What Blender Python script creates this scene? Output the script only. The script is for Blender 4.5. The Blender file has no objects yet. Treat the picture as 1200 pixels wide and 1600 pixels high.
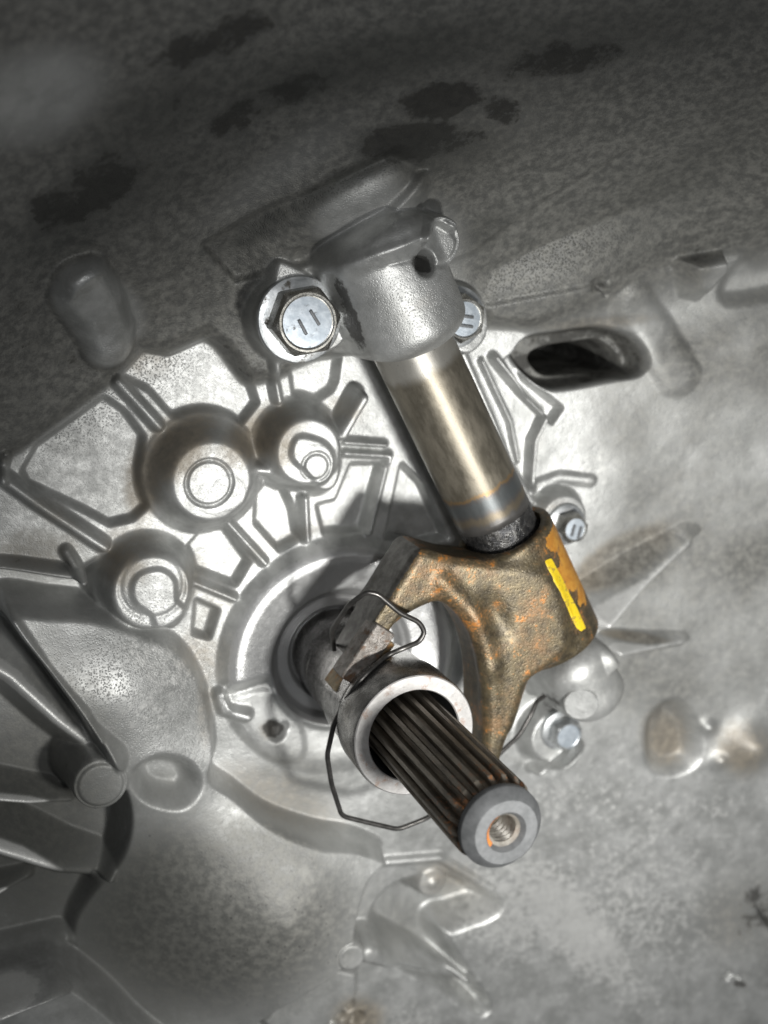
import bpy, bmesh, math, random
import numpy as np
from mathutils import Matrix, Vector
random.seed(4); np.random.seed(4)
SC = bpy.context.scene
COL = SC.collection

# ------------------------------------------------------------------ camera
FPX, DIST = 2000.0, 20.0                 # focal length in photo pixels, distance to the face plate
nad = np.array([-176. - 600, 280. - 800, FPX]); nad /= np.linalg.norm(nad)
EZ = -nad
EX = np.array([1., 0, 0]); EX -= EZ * EX.dot(EZ); EX /= np.linalg.norm(EX)
EY = np.cross(EZ, EX)
R = np.array([EX, EY, EZ])               # camera (right, down, forward) -> world, z = normal of the face plate
CAM = -DIST * (R @ np.array([0, 0, 1.]))

def at(px, py, h=0.0):
    r = R @ np.array([(px - 600) / FPX, (py - 800) / FPX, 1.])
    return CAM + r * (h - CAM[2]) / r[2]

def ray(px, py):
    r = R @ np.array([(px - 600) / FPX, (py - 800) / FPX, 1.])
    return r / np.linalg.norm(r)

cd = bpy.data.cameras.new('camera'); cam = bpy.data.objects.new('camera', cd); COL.objects.link(cam)
cd.sensor_fit = 'VERTICAL'; cd.sensor_height = 36; cd.lens = 36 * FPX / 1600
cr, cdn, cf = R[:, 0], R[:, 1], R[:, 2]
cam.matrix_world = Matrix(((cr[0], -cdn[0], -cf[0], CAM[0]), (cr[1], -cdn[1], -cf[1], CAM[1]), (cr[2], -cdn[2], -cf[2], CAM[2]), (0, 0, 0, 1)))
cd.clip_start = 0.1; cd.clip_end = 500
cd.dof.use_dof = True; cd.dof.focus_distance = 16.9; cd.dof.aperture_fstop = 0.21
SC.camera = cam
SC.render.resolution_x, SC.render.resolution_y = 768, 1024

# ------------------------------------------------------------------ world and lamps
w = bpy.data.worlds.new('World'); SC.world = w; w.use_nodes = True
bg = w.node_tree.nodes['Background']; bg.inputs[0].default_value = (0.93, 0.97, 1.0, 1); bg.inputs[1].default_value = 0.10
SC.view_settings.view_transform = 'Standard'; SC.view_settings.look = 'None'; SC.view_settings.exposure = 0.0

def lamp(name, pos, target, energy, size, color=(1, 1, 1), spot=None):
    if spot:
        l = bpy.data.lights.new(name, 'SPOT'); l.spot_size = math.radians(spot[0]); l.spot_blend = spot[1]; l.shadow_soft_size = size
    else:
        l = bpy.data.lights.new(name, 'AREA'); l.shape = 'DISK'; l.size = size
    l.energy = energy; l.color = color
    o = bpy.data.objects.new(name, l); COL.objects.link(o)
    o.location = pos
    o.rotation_euler = (Vector(target) - Vector(pos)).to_track_quat('-Z', 'Y').to_euler()
    return o
lamp('work_lamp', (0.2, -2.2, 15.6), (3.3, -3.6, 0), 13500, 0.7, (1.0, 0.99, 0.96), (84, 1.0))
lamp('fill_lamp', (-4.5, 4.0, 17.0), (0.6, -1.2, 0), 560, 1.2, (1.0, 1.0, 1.0))

# ------------------------------------------------------------------ object helpers
def empty(name, loc, label, cat, group=None):
    o = bpy.data.objects.new(name, None); COL.objects.link(o); o.location = loc
    o.empty_display_size = .2
    o['label'] = label; o['category'] = cat
    if group: o['group'] = group
    return o

def mesh_obj(name, verts, faces, mat, parent=None, smooth=True, matrix=None):
    me = bpy.data.meshes.new(name)
    v = np.asarray(verts, dtype=float)
    if matrix is not None:
        m = np.array(matrix); v = v @ m[:3, :3].T + m[:3, 3]
    if parent is not None:
        v = v - np.array(PW[parent.name])
    me.from_pydata(v.tolist(), [], [list(map(int, f)) for f in faces]); me.update()
    if smooth:
        me.polygons.foreach_set('use_smooth', [True] * len(me.polygons))
        me.set_sharp_from_angle(angle=math.radians(32))
    me.materials.append(mat)
    o = bpy.data.objects.new(name, me); COL.objects.link(o)
    PW[o.name] = (0., 0., 0.)
    if parent is not None:
        o.parent = parent; PW[o.name] = PW[parent.name]
    return o
PW = {}                                   # world origin of every parent
def root(name, loc, label, cat, group=None):
    o = empty(name, tuple(loc), label, cat, group); PW[o.name] = tuple(loc); return o

def frame(p, axis, hint=(1, 0, 0)):
    z = np.array(axis, float); z /= np.linalg.norm(z)
    x = np.array(hint, float); x -= z * x.dot(z); x /= np.linalg.norm(x)
    y = np.cross(z, x)
    m = np.eye(4); m[:3, 0], m[:3, 1], m[:3, 2], m[:3, 3] = x, y, z, p
    return m

def lathe(profile, n=96, cap0=False, cap1=False):
    """profile: list of (r, z); returns verts, faces"""
    V, Fc = [], []
    for r, z in profile:
        for k in range(n):
            a = 2 * math.pi * k / n
            V.append((r * math.cos(a), r * math.sin(a), z))
    for i in range(len(profile) - 1):
        for k in range(n):
            k2 = (k + 1) % n
            Fc.append((i * n + k, i * n + k2, (i + 1) * n + k2, (i + 1) * n + k))
    if cap0: Fc.append(tuple(range(n - 1, -1, -1)))
    if cap1: Fc.append(tuple((len(profile) - 1) * n + k for k in range(n)))
    return V, Fc

def sweep(pts, rad, n=12, closed=False):
    P = np.array(pts, float); m = len(P)
    rad = np.broadcast_to(np.asarray(rad, float), (m,))
    T = np.gradient(P, axis=0); T /= np.linalg.norm(T, axis=1)[:, None]
    nrm = np.cross(T[0], (0.3, 0.2, 0.9)); nrm /= np.linalg.norm(nrm)
    V, Fc = [], []
    for i in range(m):
        nrm = nrm - T[i] * nrm.dot(T[i]); nrm /= np.linalg.norm(nrm)
        b = np.cross(T[i], nrm)
        for k in range(n):
            a = 2 * math.pi * k / n
            V.append(P[i] + rad[i] * (math.cos(a) * nrm + math.sin(a) * b))
    for i in range(m - 1):
        for k in range(n):
            k2 = (k + 1) % n
            Fc.append((i * n + k, i * n + k2, (i + 1) * n + k2, (i + 1) * n + k))
    Fc.append(tuple(range(n - 1, -1, -1))); Fc.append(tuple((m - 1) * n + k for k in range(n)))
    return V, Fc

def round_path(pts, r=0.12, seg=6):
    P = [np.array(p, float) for p in pts]; out = [P[0]]
    for i in range(1, len(P) - 1):
        a, b, c = P[i - 1], P[i], P[i + 1]
        d1 = a - b; d2 = c - b; l1 = np.linalg.norm(d1); l2 = np.linalg.norm(d2)
        t = min(r, l1 * .45, l2 * .45)
        p0 = b + d1 / l1 * t; p1 = b + d2 / l2 * t
        for s in np.linspace(0, 1, seg):
            out.append((1 - s) ** 2 * p0 + 2 * s * (1 - s) * b + s * s * p1)
    out.append(P[-1]); return out

# ------------------------------------------------------------------ numpy noise
def vnoise2(X, Y, seed):
    rs = np.random.RandomState(seed); T = rs.rand(256, 256)
    xi = np.floor(X).astype(int); yi = np.floor(Y).astype(int)
    fx = X - xi; fy = Y - yi; fx = fx * fx * (3 - 2 * fx); fy = fy * fy * (3 - 2 * fy)
    a = T[xi & 255, yi & 255]; b = T[(xi + 1) & 255, yi & 255]; c = T[xi & 255, (yi + 1) & 255]; d = T[(xi + 1) & 255, (yi + 1) & 255]
    return (a * (1 - fx) + b * fx) * (1 - fy) + (c * (1 - fx) + d * fx) * fy - .5
def fbm(X, Y, s, seed, octv=4):
    o = 0; a = 1
    for i in range(octv):
        o = o + a * vnoise2(X * s + 17.3 * i, Y * s + 5.1 * i, seed + i); a *= .5; s *= 2.03
    return o
def sstep(e0, e1, x):
    t = np.clip((x - e0) / (e1 - e0), 0, 1); return t * t * (3 - 2 * t)

# ------------------------------------------------------------------ materials
class NT:
    def __init__(s, name):
        s.m = bpy.data.materials.new(name); s.m.use_nodes = True; s.t = s.m.node_tree; s.b = s.t.nodes['Principled BSDF']
        s.co = s.t.nodes.new('ShaderNodeTexCoord').outputs['Object']
    def n(s, typ, **kw):
        nd = s.t.nodes.new(typ)
        for k, v in kw.items():
            if k.startswith('in_'): nd.inputs[k[3:].replace('_', ' ')].default_value = v
            else: setattr(nd, k, v)
        return nd
    def l(s, a, b): s.t.links.new(a, b)
    def noise(s, scale, detail=5, rough=.55, vec=None):
        nd = s.n('ShaderNodeTexNoise'); nd.inputs['Scale'].default_value = scale; nd.inputs['Detail'].default_value = detail; nd.inputs['Roughness'].default_value = rough
        s.l(vec or s.co, nd.inputs['Vector']); return nd.outputs['Fac']
    def vor(s, scale, feature='F1', vec=None):
        nd = s.n('ShaderNodeTexVoronoi', feature=feature); nd.inputs['Scale'].default_value = scale
        s.l(vec or s.co, nd.inputs['Vector']); return nd.outputs['Distance']
    def stretch(s, sc, rot=(0, 0, 0)):
        nd = s.n('ShaderNodeMapping'); nd.inputs['Scale'].default_value = sc; nd.inputs['Rotation'].default_value = rot; s.l(s.co, nd.inputs['Vector']); return nd.outputs['Vector']
    def ramp(s, f, p0, p1, v0=0., v1=1.):
        nd = s.n('ShaderNodeMapRange', interpolation_type='SMOOTHSTEP')
        nd.inputs[1].default_value = p0; nd.inputs[2].default_value = p1; nd.inputs[3].default_value = v0; nd.inputs[4].default_value = v1
        s.l(f, nd.inputs[0]); return nd.outputs[0]
    def math(s, op, a, b):
        nd = s.n('ShaderNodeMath', operation=op)
        for i, v in enumerate((a, b)):
            if isinstance(v, (int, float)): nd.inputs[i].default_value = v
            else: s.l(v, nd.inputs[i])
        return nd.outputs[0]
    def mix(s, f, a, b):
        nd = s.n('ShaderNodeMix', data_type='RGBA')
        for i, v in ((0, f), (6, a), (7, b)):
            if isinstance(v, (int, float)): nd.inputs[i].default_value = v
            elif isinstance(v, tuple): nd.inputs[i].default_value = v + (1,) if len(v) == 3 else v
            else: s.l(v, nd.inputs[i])
        return nd.outputs[2]
    def attr(s, name): return s.n('ShaderNodeAttribute', attribute_name=name).outputs['Fac']
    def set(s, **kw):
        for k, v in kw.items():
            i = s.b.inputs[{'col': 'Base Color', 'met': 'Metallic', 'rough': 'Roughness', 'spec': 'Specular IOR Level', 'nrm': 'Normal', 'coat': 'Coat Weight'}[k]]
            if isinstance(v, (int, float)): i.default_value = v
            elif isinstance(v, tuple): i.default_value = v + (1,)
            else: s.l(v, i)
    def bump(s, *hs, dist=.01):
        nrm = None
        for h, st, ds in hs:
            nd = s.n('ShaderNodeBump'); nd.inputs['Strength'].default_value = st; nd.inputs['Distance'].default_value = ds
            s.l(h, nd.inputs['Height'])
            if nrm is not None: s.l(nrm, nd.inputs['Normal'])
            nrm = nd.outputs[0]
        s.l(nrm, s.b.inputs['Normal'])

def mat_cast():
    t = NT('cast_aluminium')
    n1 = t.noise(1.7, 8, .64); n2 = t.noise(8, 9, .68); n3 = t.noise(42, 6, .7); v = t.vor(36)
    scr = t.noise(5, 6, .7, t.stretch((1.0, 7.0, 1.0), (0, 0, .6))); scr2 = t.noise(4, 7, .72, t.stretch((8.0, 1.0, 1.0), (0, 0, -.4)))
    g = t.attr('grime_shade'); br = t.attr('brown'); ol = t.attr('oil_shade'); mc = t.attr('mach')
    def around(a_, k, lo, hi): return t.ramp(t.math('ADD', a_, t.math('ADD', t.math('MULTIPLY', t.math('SUBTRACT', n1, .5), k), t.math('MULTIPLY', t.math('SUBTRACT', n2, .5), k * .8))), lo, hi)
    gg = around(g, .35, .05, .90); bb = around(br, .5, .15, .85); oo = t.ramp(t.math('ADD', ol, t.math('ADD', t.math('MULTIPLY', t.math('SUBTRACT', n1, .5), 1.9), t.math('MULTIPLY', t.math('SUBTRACT', n2, .5), 1.1))), .38, .72)
    base = t.mix(t.ramp(n1, .35, .66), (.385, .39, .38), (.55, .555, .545))
    base = t.mix(t.ramp(n3, .50, .76, 0, .28), base, (.28, .28, .27))
    base = t.mix(t.ramp(n2, .54, .70, 0, .35), base, (.64, .64, .63))
    base = t.mix(t.ramp(scr, .58, .72, 0, .35), base, (.31, .305, .29))
    base = t.mix(t.ramp(scr2, .60, .72, 0, .30), base, (.62, .62, .61))
    wn = t.ramp(t.math('ADD', t.attr('worn'), t.math('ADD', t.math('MULTIPLY', t.math('SUBTRACT', n2, .5), 2.2), t.math('MULTIPLY', t.math('SUBTRACT', n3, .5), 1.0))), .30, .80)
    base = t.mix(t.math('MULTIPLY', wn, .7), base, (.72, .72, .70))
    base = t.mix(t.math('MULTIPLY', mc, .8), base, (.60, .60, .60))
    base = t.mix(t.math('MULTIPLY', bb, .80), base, t.mix(t.ramp(n2, .35, .65), (.12, .095, .062), (.22, .18, .125)))
    gcol = t.mix(t.ramp(t.math('ADD', n2, t.math('MULTIPLY', n3, .2)), .45, .80), (.088, .088, .082), (.21, .207, .188))
    base = t.mix(t.math('MULTIPLY', gg, .95), base, gcol)
    base = t.mix(t.math('MULTIPLY', oo, .90), base, t.mix(n2, (.022, .022, .022), (.06, .058, .052)))
    so = t.ramp(t.math('ADD', t.attr('shade_film'), t.math('MULTIPLY', t.math('SUBTRACT', n2, .5), .35)), .02, .98)
    base = t.mix(t.math('MULTIPLY', so, .93), base, t.mix(n2, (.022, .024, .022), (.05, .051, .047)))
    oo = t.math('MAXIMUM', oo, so)
    pits = t.ramp(t.math('ADD', t.vor(7), t.math('MULTIPLY', n3, .16)), .165, .205, 1, 0)
    speck = t.math('MULTIPLY', t.ramp(t.math('ADD', t.vor(15), t.math('MULTIPLY', n3, .18)), .135, .175, 1, 0), t.ramp(n2, .46, .60, 0, .75))
    pm = t.math('MAXIMUM', t.math('MULTIPLY', pits, t.attr('pits')), speck)
    base = t.mix(pm, base, (.03, .03, .03))
    met = t.math('MULTIPLY', t.math('SUBTRACT', .64, t.math('MULTIPLY', t.math('MAXIMUM', gg, bb), .40)), t.math('SUBTRACT', 1., oo))
    rg = t.math('SUBTRACT', t.math('ADD', t.ramp(n2, .3, .75, .38, .52), t.math('MULTIPLY', gg, .06)), t.math('MULTIPLY', mc, .10))
    t.set(col=base, met=met, rough=rg, spec=t.math('SUBTRACT', .5, t.math('MULTIPLY', oo, .34)))
    gr = t.math('MULTIPLY', t.ramp(v, .0, .5), t.math('ADD', .15, t.attr('grain')))
    t.bump((gr, .6, .020), (n3, .26, .012), (n2, .18, .03), (pm, -.5, .02))
    return t.m

def mat_paint():
    t = NT('yellow_paint'); n = t.noise(9, 8, .7); f = t.noise(45, 5, .7)
    m_ = t.ramp(t.math('ADD', n, t.math('MULTIPLY', f, .45)), .76, .88)
    c = t.mix(t.ramp(n, .3, .7), (.58, .40, .01), (.76, .57, .02)); c = t.mix(t.math('MULTIPLY', m_, .85), c, (.20, .13, .04))
    t.set(col=c, met=0., rough=t.ramp(f, .3, .7, .40, .62)); t.bump((f, .4, .015), (n, .4, .02)); return t.m

def mat_simple(name, col, met=.9, rough=.35, bscale=60, bst=.15, bd=.01, col2=None, nscale=8, rust=None, rust_amt=.5, stretch=None, rv=.08):
    t = NT(name); vec = t.stretch(*stretch) if stretch else None
    n = t.noise(nscale, 6, .6, vec); f = t.noise(bscale, 4, .6, vec)
    c = t.mix(t.ramp(n, .35, .68), tuple(col), tuple(col2 or [x * 1.35 for x in col]))
    m = met; r = t.ramp(f, .3, .7, rough - rv, rough + rv)
    if rust:
        rm = t.ramp(t.math('ADD', t.noise(nscale * .8, 8, .7), t.math('MULTIPLY', f, .25)), .82 - .35 * rust_amt, .98 - .35 * rust_amt)
        c = t.mix(rm, c, tuple(rust)); m = t.math('SUBTRACT', met, t.math('MULTIPLY', rm, met)); r = t.math('ADD', r, t.math('MULTIPLY', rm, .25))
    t.set(col=c, met=m, rough=r); t.bump((f, bst, bd), (n, bst, bd * 2)); return t.m

def mat_fork():
    t = NT('rusty_forged_steel')
    n1 = t.noise(1.6, 8, .68); n2 = t.noise(6, 8, .7); n3 = t.noise(30, 6, .65); v = t.vor(24)
    c = t.mix(t.ramp(n2, .36, .66), (.062, .050, .032), (.145, .115, .066))
    c = t.mix(t.ramp(n3, .44, .74, 0, .5), c, (.165, .148, .11))
    rm = t.ramp(t.math('ADD', n1, t.math('MULTIPLY', n3, .30)), .60, .84)
    c = t.mix(t.math('MULTIPLY', rm, .5), c, (.27, .14, .05))
    fl = t.ramp(t.math('ADD', t.math('ADD', n2, t.math('MULTIPLY', n3, .5)), t.math('MULTIPLY', n1, .6)), 1.14, 1.26)
    c = t.mix(t.math('MULTIPLY', fl, .8), c, (.46, .17, .03))
    t.set(col=c, met=t.ramp(rm, 0, 1, .55, .25), rough=t.ramp(n3, .3, .7, .36, .52))
    t.bump((t.ramp(v, 0, .5), .22, .015), (n3, .28, .015), (n2, .12, .03)); return t.m

M = {}
M['cast'] = mat_cast()
M['fork'] = mat_fork()
M['machined'] = mat_simple('dark_machined_steel', (.10, .095, .088), .85, .38, 60, .12, .008, (.17, .16, .15), 10, (.12, .07, .04), .25, ((1, 1, 9),))
M['pad'] = mat_simple('worn_pad_steel', (.15, .135, .12), .7, .42, 60, .5, .025, (.29, .27, .25), 9, (.13, .07, .035), .55)
M['padrust'] = mat_simple('rusty_pad_foot', (.22, .17, .10), .5, .5, 60, .3, .02, (.34, .27, .17), 10, (.38, .17, .04), .55)
M['orange'] = mat_simple('orange_rust_face', (.40, .17, .025), .12, .55, 50, .3, .015, (.50, .25, .04), 7, (.15, .09, .04), .45)
M['yellow'] = mat_paint()
def mat_tube():
    t = NT('worn_shaft_steel')
    vec = t.stretch((1, 1, .35)); n = t.noise(6, 7, .65, vec); f = t.noise(60, 4, .6); sp = t.noise(34, 5, .7)
    sx = t.n('ShaderNodeSeparateXYZ'); t.l(t.co, sx.inputs[0]); z = sx.outputs['Z']
    zw = t.math('ADD', z, t.math('MULTIPLY', t.math('SUBTRACT', n, .5), .25))
    c = t.mix(t.ramp(n, .35, .68), (.15, .135, .105), (.25, .225, .18))
    c = t.mix(t.ramp(t.math('ADD', z, t.math('MULTIPLY', n, .3)), .72, .90), (.40, .385, .35), c)                  # clean band under the housing
    c = t.mix(t.ramp(sp, .60, .68, 0, .5), c, (.05, .042, .03))
    c = t.mix(t.ramp(zw, 2.62, 2.68), c, (.13, .125, .12))               # polished, heat-blued end
    gold = t.math('MULTIPLY', t.ramp(zw, 2.59, 2.63), t.ramp(zw, 2.64, 2.68, 1, 0)); c = t.mix(t.math('MULTIPLY', gold, .6), c, (.30, .18, .07))
    g2 = t.math('MULTIPLY', t.ramp(zw, 2.92, 3.0), t.ramp(zw, 3.04, 3.12, 1, 0)); c = t.mix(t.math('MULTIPLY', g2, .3), c, (.30, .22, .10))
    bl = t.math('MULTIPLY', t.ramp(zw, 2.68, 2.74), t.ramp(zw, 2.86, 2.95, 1, 0)); c = t.mix(t.math('MULTIPLY', bl, .45), c, (.11, .135, .145))
    c = t.mix(t.ramp(zw, 3.2, 3.5), c, (.06, .058, .055))
    t.set(col=c, met=.70, rough=t.ramp(n, .3, .7, .34, .48)); t.bump((f, .12, .006), (sp, .10, .01)); return t.m
M['tube'] = mat_tube()
M['tube_end'] = mat_simple('oily_black_steel', (.035, .035, .037), .7, .28, 22, .5, .03, (.09, .088, .085), 9)
M['zinc'] = mat_simple('zinc_plated_steel', (.40, .415, .42), .8, .36, 50, .18, .008, (.60, .62, .63), 7, (.13, .115, .09), .42)
M['zincface'] = mat_simple('zinc_bolt_face', (.40, .45, .50), .55, .42, 50, .16, .008, (.56, .61, .66), 9, (.17, .165, .155), .36)
M['zincdark'] = mat_simple('zinc_hex_side', (.34, .33, .30), .9, .30, 50, .15, .006, (.46, .45, .42), 9)
M['stamp'] = mat_simple('stamped_groove', (.12, .125, .13), .6, .5)
M['sleeve'] = mat_simple('oily_sleeve_steel', (.17, .165, .16), .8, .28, 40, .1, .006, (.34, .33, .32), 5, None, .5, ((1, 1, 1.6),))
M['sleeveface'] = mat_simple('sleeve_rim_steel', (.36, .35, .34), .6, .45, 50, .2, .008, (.46, .45, .44), 5, (.27, .19, .15), .45)
M['sleevein'] = mat_simple('sleeve_bore_steel', (.03, .03, .03), .6, .5)
def mat_spline():
    t = NT('oily_spline_steel'); vec = t.stretch((1, 1, .22)); n = t.noise(7, 7, .68, vec); f = t.noise(34, 6, .65); b_ = t.noise(9, 7, .7)
    sx = t.n('ShaderNodeSeparateXYZ'); t.l(t.co, sx.inputs[0])
    r2 = t.math('ADD', t.math('MULTIPLY', sx.outputs['X'], sx.outputs['X']), t.math('MULTIPLY', sx.outputs['Y'], sx.outputs['Y']))
    crest = t.ramp(t.math('SQRT', r2, 0), .49, .545)
    c = t.mix(t.ramp(n, .35, .66), (.055, .045, .034), (.14, .115, .085))
    c = t.mix(t.math('MULTIPLY', crest, t.ramp(n, .35, .6, .25, .8)), c, (.27, .24, .20))
    tip = t.ramp(sx.outputs['Z'], 4.6, 5.7, 0, .13)
    rm = t.ramp(t.math('ADD', t.math('ADD', b_, t.math('MULTIPLY', f, .3)), tip), .80, .90)
    c = t.mix(t.math('MULTIPLY', rm, .85), c, (.33, .13, .04))
    t.set(col=c, met=t.math('SUBTRACT', .55, t.math('MULTIPLY', rm, .4)), rough=t.ramp(f, .3, .7, .32, .50)); t.bump((f, .3, .012), (n, .2, .02)); return t.m
M['spline'] = mat_spline()
M['collar'] = mat_simple('grey_shaft_end', (.085, .088, .09), .4, .5, 60, .12, .004, (.12, .123, .126), 7)
M['thread'] = mat_simple('threaded_bore', (.30, .28, .25), .6, .40, 30, .1, .01, (.52, .50, .45), 6)
M['rust'] = mat_simple('orange_rust', (.45, .15, .03), 0, .7, 30, .4, .02)
M['arm'] = mat_simple('grey_machined_arm', (.085, .08, .074), .75, .36, 60, .15, .008, (.17, .165, .155), 7, (.13, .085, .05), .25)
M['wire'] = mat_simple('black_spring_wire', (.060, .058, .055), .75, .36, 60, .15, .005, (.11, .105, .10), 8)
M['void'] = mat_simple('dark_gap', (.02, .02, .02), 0, .8)

# ------------------------------------------------------------------ shared axes
SHX, SHY = at(530, 1025, 0)[:2]          # input shaft axis, along z
ZT = 1.5                                 # height of the cross shaft
T0 = at(628, 505, ZT); T1 = at(785, 835, ZT)
TA = (T1 - T0) / np.linalg.norm(T1 - T0); TLEN = np.linalg.norm(T1 - T0)
TP = np.cross((0, 0, 1), TA)
def hit_cyl(px, py, p0, ax, r):
    d = ray(px, py); o = CAM - p0
    d2 = d - ax * d.dot(ax); o2 = o - ax * o.dot(ax)
    a = d2.dot(d2); b = d2.dot(o2); c = o2.dot(o2) - r * r; q = b * b - a * c
    t = (-b - math.sqrt(max(q, 0))) / a
    return CAM + d * t

# ------------------------------------------------------------------ the casing: one height field, cut into its parts
DX = 0.0185
gx = np.arange(-8.3, 9.9, DX); gy = np.arange(-12.6, 9.3, DX)
# only the part of the sheet the photograph can see, plus a margin
GX, GY = np.meshgrid(gx, gy, indexing='ij')
H = np.zeros_like(GX); LAB = np.zeros(GX.shape, np.int16); WALLM = np.zeros_like(GX); CREST = np.zeros_like(GX); NAMES = ['front_plate']; PARENTS = [-1]

def W(pts, h): return np.array([at(p[0], p[1], h)[:2] for p in pts])
def rbf(ctrl):
    P = np.array([at(a, b, c) for a, b, c in ctrl]); n = len(P)
    def k(r2): return .5 * r2 * np.log(r2 + 1e-9)
    A = k(((P[:, None, :2] - P[None, :, :2]) ** 2).sum(-1)) + np.eye(n) * .02
    B = np.c_[np.ones(n), P[:, :2]]
    S = np.block([[A, B], [B.T, np.zeros((3, 3))]])
    wgt = np.linalg.solve(S, np.r_[P[:, 2], 0, 0, 0])
    st = 6                                # evaluate coarse, then interpolate
    cx, cy = gx[::st], gy[::st]; X, Y = np.meshgrid(cx, cy, indexing='ij')
    Z = wgt[n] + wgt[n + 1] * X + wgt[n + 2] * Y
    for i in range(n): Z = Z + wgt[i] * k((X - P[i, 0]) ** 2 + (Y - P[i, 1]) ** 2)
    Z1 = np.array([np.interp(gx, cx, Z[:, j]) for j in range(len(cy))]).T
    return np.array([np.interp(gy, cy, Z1[i]) for i in range(len(gx))])
def box(pts, pad):
    p = np.asarray(pts); i0, j0 = np.searchsorted(gx, p[:, 0].min() - pad), np.searchsorted(gy, p[:, 1].min() - pad)
    i1, j1 = np.searchsorted(gx, p[:, 0].max() + pad), np.searchsorted(gy, p[:, 1].max() + pad)
    return slice(i0, i1), slice(j0, j1)
def dseg(X, Y, a, b):
    ab = b - a; t = np.clip(((X - a[0]) * ab[0] + (Y - a[1]) * ab[1]) / (ab @ ab + 1e-12), 0, 1)
    return np.hypot(X - a[0] - t * ab[0], Y - a[1] - t * ab[1]), t
def sdpoly(X, Y, P):
    d = np.full(X.shape, 1e9); ins = np.zeros(X.shape, bool); n = len(P)
    for i in range(n):
        a, b = P[i], P[(i + 1) % n]
        d = np.minimum(d, dseg(X, Y, a, b)[0])
        c = (a[1] > Y) != (b[1] > Y)
        if a[1] != b[1]: ins ^= c & (X < (b[0] - a[0]) * (Y - a[1]) / (b[1] - a[1]) + a[0])
    return np.where(ins, -d, d)
def curve(P, n=6, closed=True):
    P = np.asarray(P, float); m = len(P); out = []
    idx = range(m) if closed else range(m - 1)
    for i in idx:
        if closed: p0, p1, p2, p3 = P[i - 1], P[i], P[(i + 1) % m], P[(i + 2) % m]
        else: p0, p1, p2, p3 = P[max(i - 1, 0)], P[i], P[i + 1], P[min(i + 2, m - 1)]
        for s in np.arange(n) / n:
            out.append(.5 * (2 * p1 + (p2 - p0) * s + (2 * p0 - 5 * p1 + 4 * p2 - p3) * s * s + (3 * p1 - p0 - 3 * p2 + p3) * s ** 3))
    if not closed: out.append(P[-1])
    return np.array(out)
def smax(a, b, k):
    h = np.clip(.5 + .5 * (a - b) / k, 0, 1); return b + (a - b) * h + k * h * (1 - h)
def part_id(name, parent=-1):
    NAMES.append(name); PARENTS.append(parent); return len(NAMES) - 1
def apply(sl, new, name, thr, parent=-1):
    old = H[sl]
    if name is not None:
        i = part_id(name, parent); LAB[sl][np.abs(new - old) > thr] = i
    else: i = -1
    H[sl] = new; return i

def region(name, pts, Z, wdt, h, smooth=True, amt=1.0):
    P = W(pts, h); P = curve(P) if smooth else P
    sl = box(P, wdt * 2); sd = sdpoly(GX[sl], GY[sl], P)
    wd = np.interp(GX[sl], [2.2, 4.6], [wdt, 1.3]) if name == 'bell_wall' else wdt
    m = sstep(wd, -wd, sd) * amt
    if name == 'bell_wall': WALLM[sl] = sstep(wd + .1, -wd + .1, sd)
    z = Z[sl] if hasattr(Z, 'shape') else Z
    i = part_id(name) if name else None
    if i is not None: LAB[sl][sd < (.10 if name == 'bell_wall' else 0)] = i
    H[sl] = H[sl] * (1 - m) + z * m; return i
def panel(pts, h, wdt, base=0., name='panel', smooth=False, parent=-1):
    P = W(pts, base + h); P = curve(P) if smooth else P
    sl = box(P, wdt * 2); sd = sdpoly(GX[sl], GY[sl], P)
    return apply(sl, H[sl] + h * sstep(wdt * .5, -wdt * .5, sd), name, abs(h) * .5, parent)
def ridge(pts, wdt, h, base=0., name='rib', taper=(1, 1), par=-1, wt=(1, 1), flat=0.):
    P = W(pts, base + h); sl = box(P, wdt * 1.6); best = np.zeros(GX[sl].shape); n = len(P) - 1
    for i in range(n):
        d, t = dseg(GX[sl], GY[sl], P[i], P[i + 1]); s = (i + t) / n
        ww = wdt * (wt[0] + (wt[1] - wt[0]) * s)
        pr = np.clip(1 - np.clip((d / ww - flat) / (1 - flat), 0, 1) ** 2, 0, 1); pr = pr * pr * (3 - 2 * pr) if flat == 0 else pr ** .8
        best = np.maximum(best, pr * (taper[0] + (taper[1] - taper[0]) * s))
    return apply(sl, H[sl] + h * best, name, abs(h) * .3, par)
def tent(pts, wl, wr, h, base, name='fin', taper=(1, .4), rnd=.05):
    P = W(pts, base + h); w_ = max(wl, wr); sl = box(P, w_ * 1.3); best = np.zeros(GX[sl].shape); n = len(P) - 1
    for i in range(n):
        a, b = P[i], P[i + 1]; d, t = dseg(GX[sl], GY[sl], a, b); s_ = (i + t) / n
        side = (b[0] - a[0]) * (GY[sl] - a[1]) - (b[1] - a[1]) * (GX[sl] - a[0])
        ww = np.where(side > 0, wl, wr) * (.35 + .65 * (taper[0] + (taper[1] - taper[0]) * s_)); dd = np.sqrt(d * d + rnd * rnd) - rnd
        best = np.maximum(best, np.clip(1 - dd / ww, 0, 1) * (taper[0] + (taper[1] - taper[0]) * s_))
    CREST[sl] = np.maximum(CREST[sl], np.clip((best - .84 * np.max(taper) * 0 - .80 * (taper[0] + (taper[1] - taper[0]) * s_)) / (.14 * taper[0]), 0, 1))
    return apply(sl, H[sl] + h * best, name, abs(h) * .12)
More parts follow.
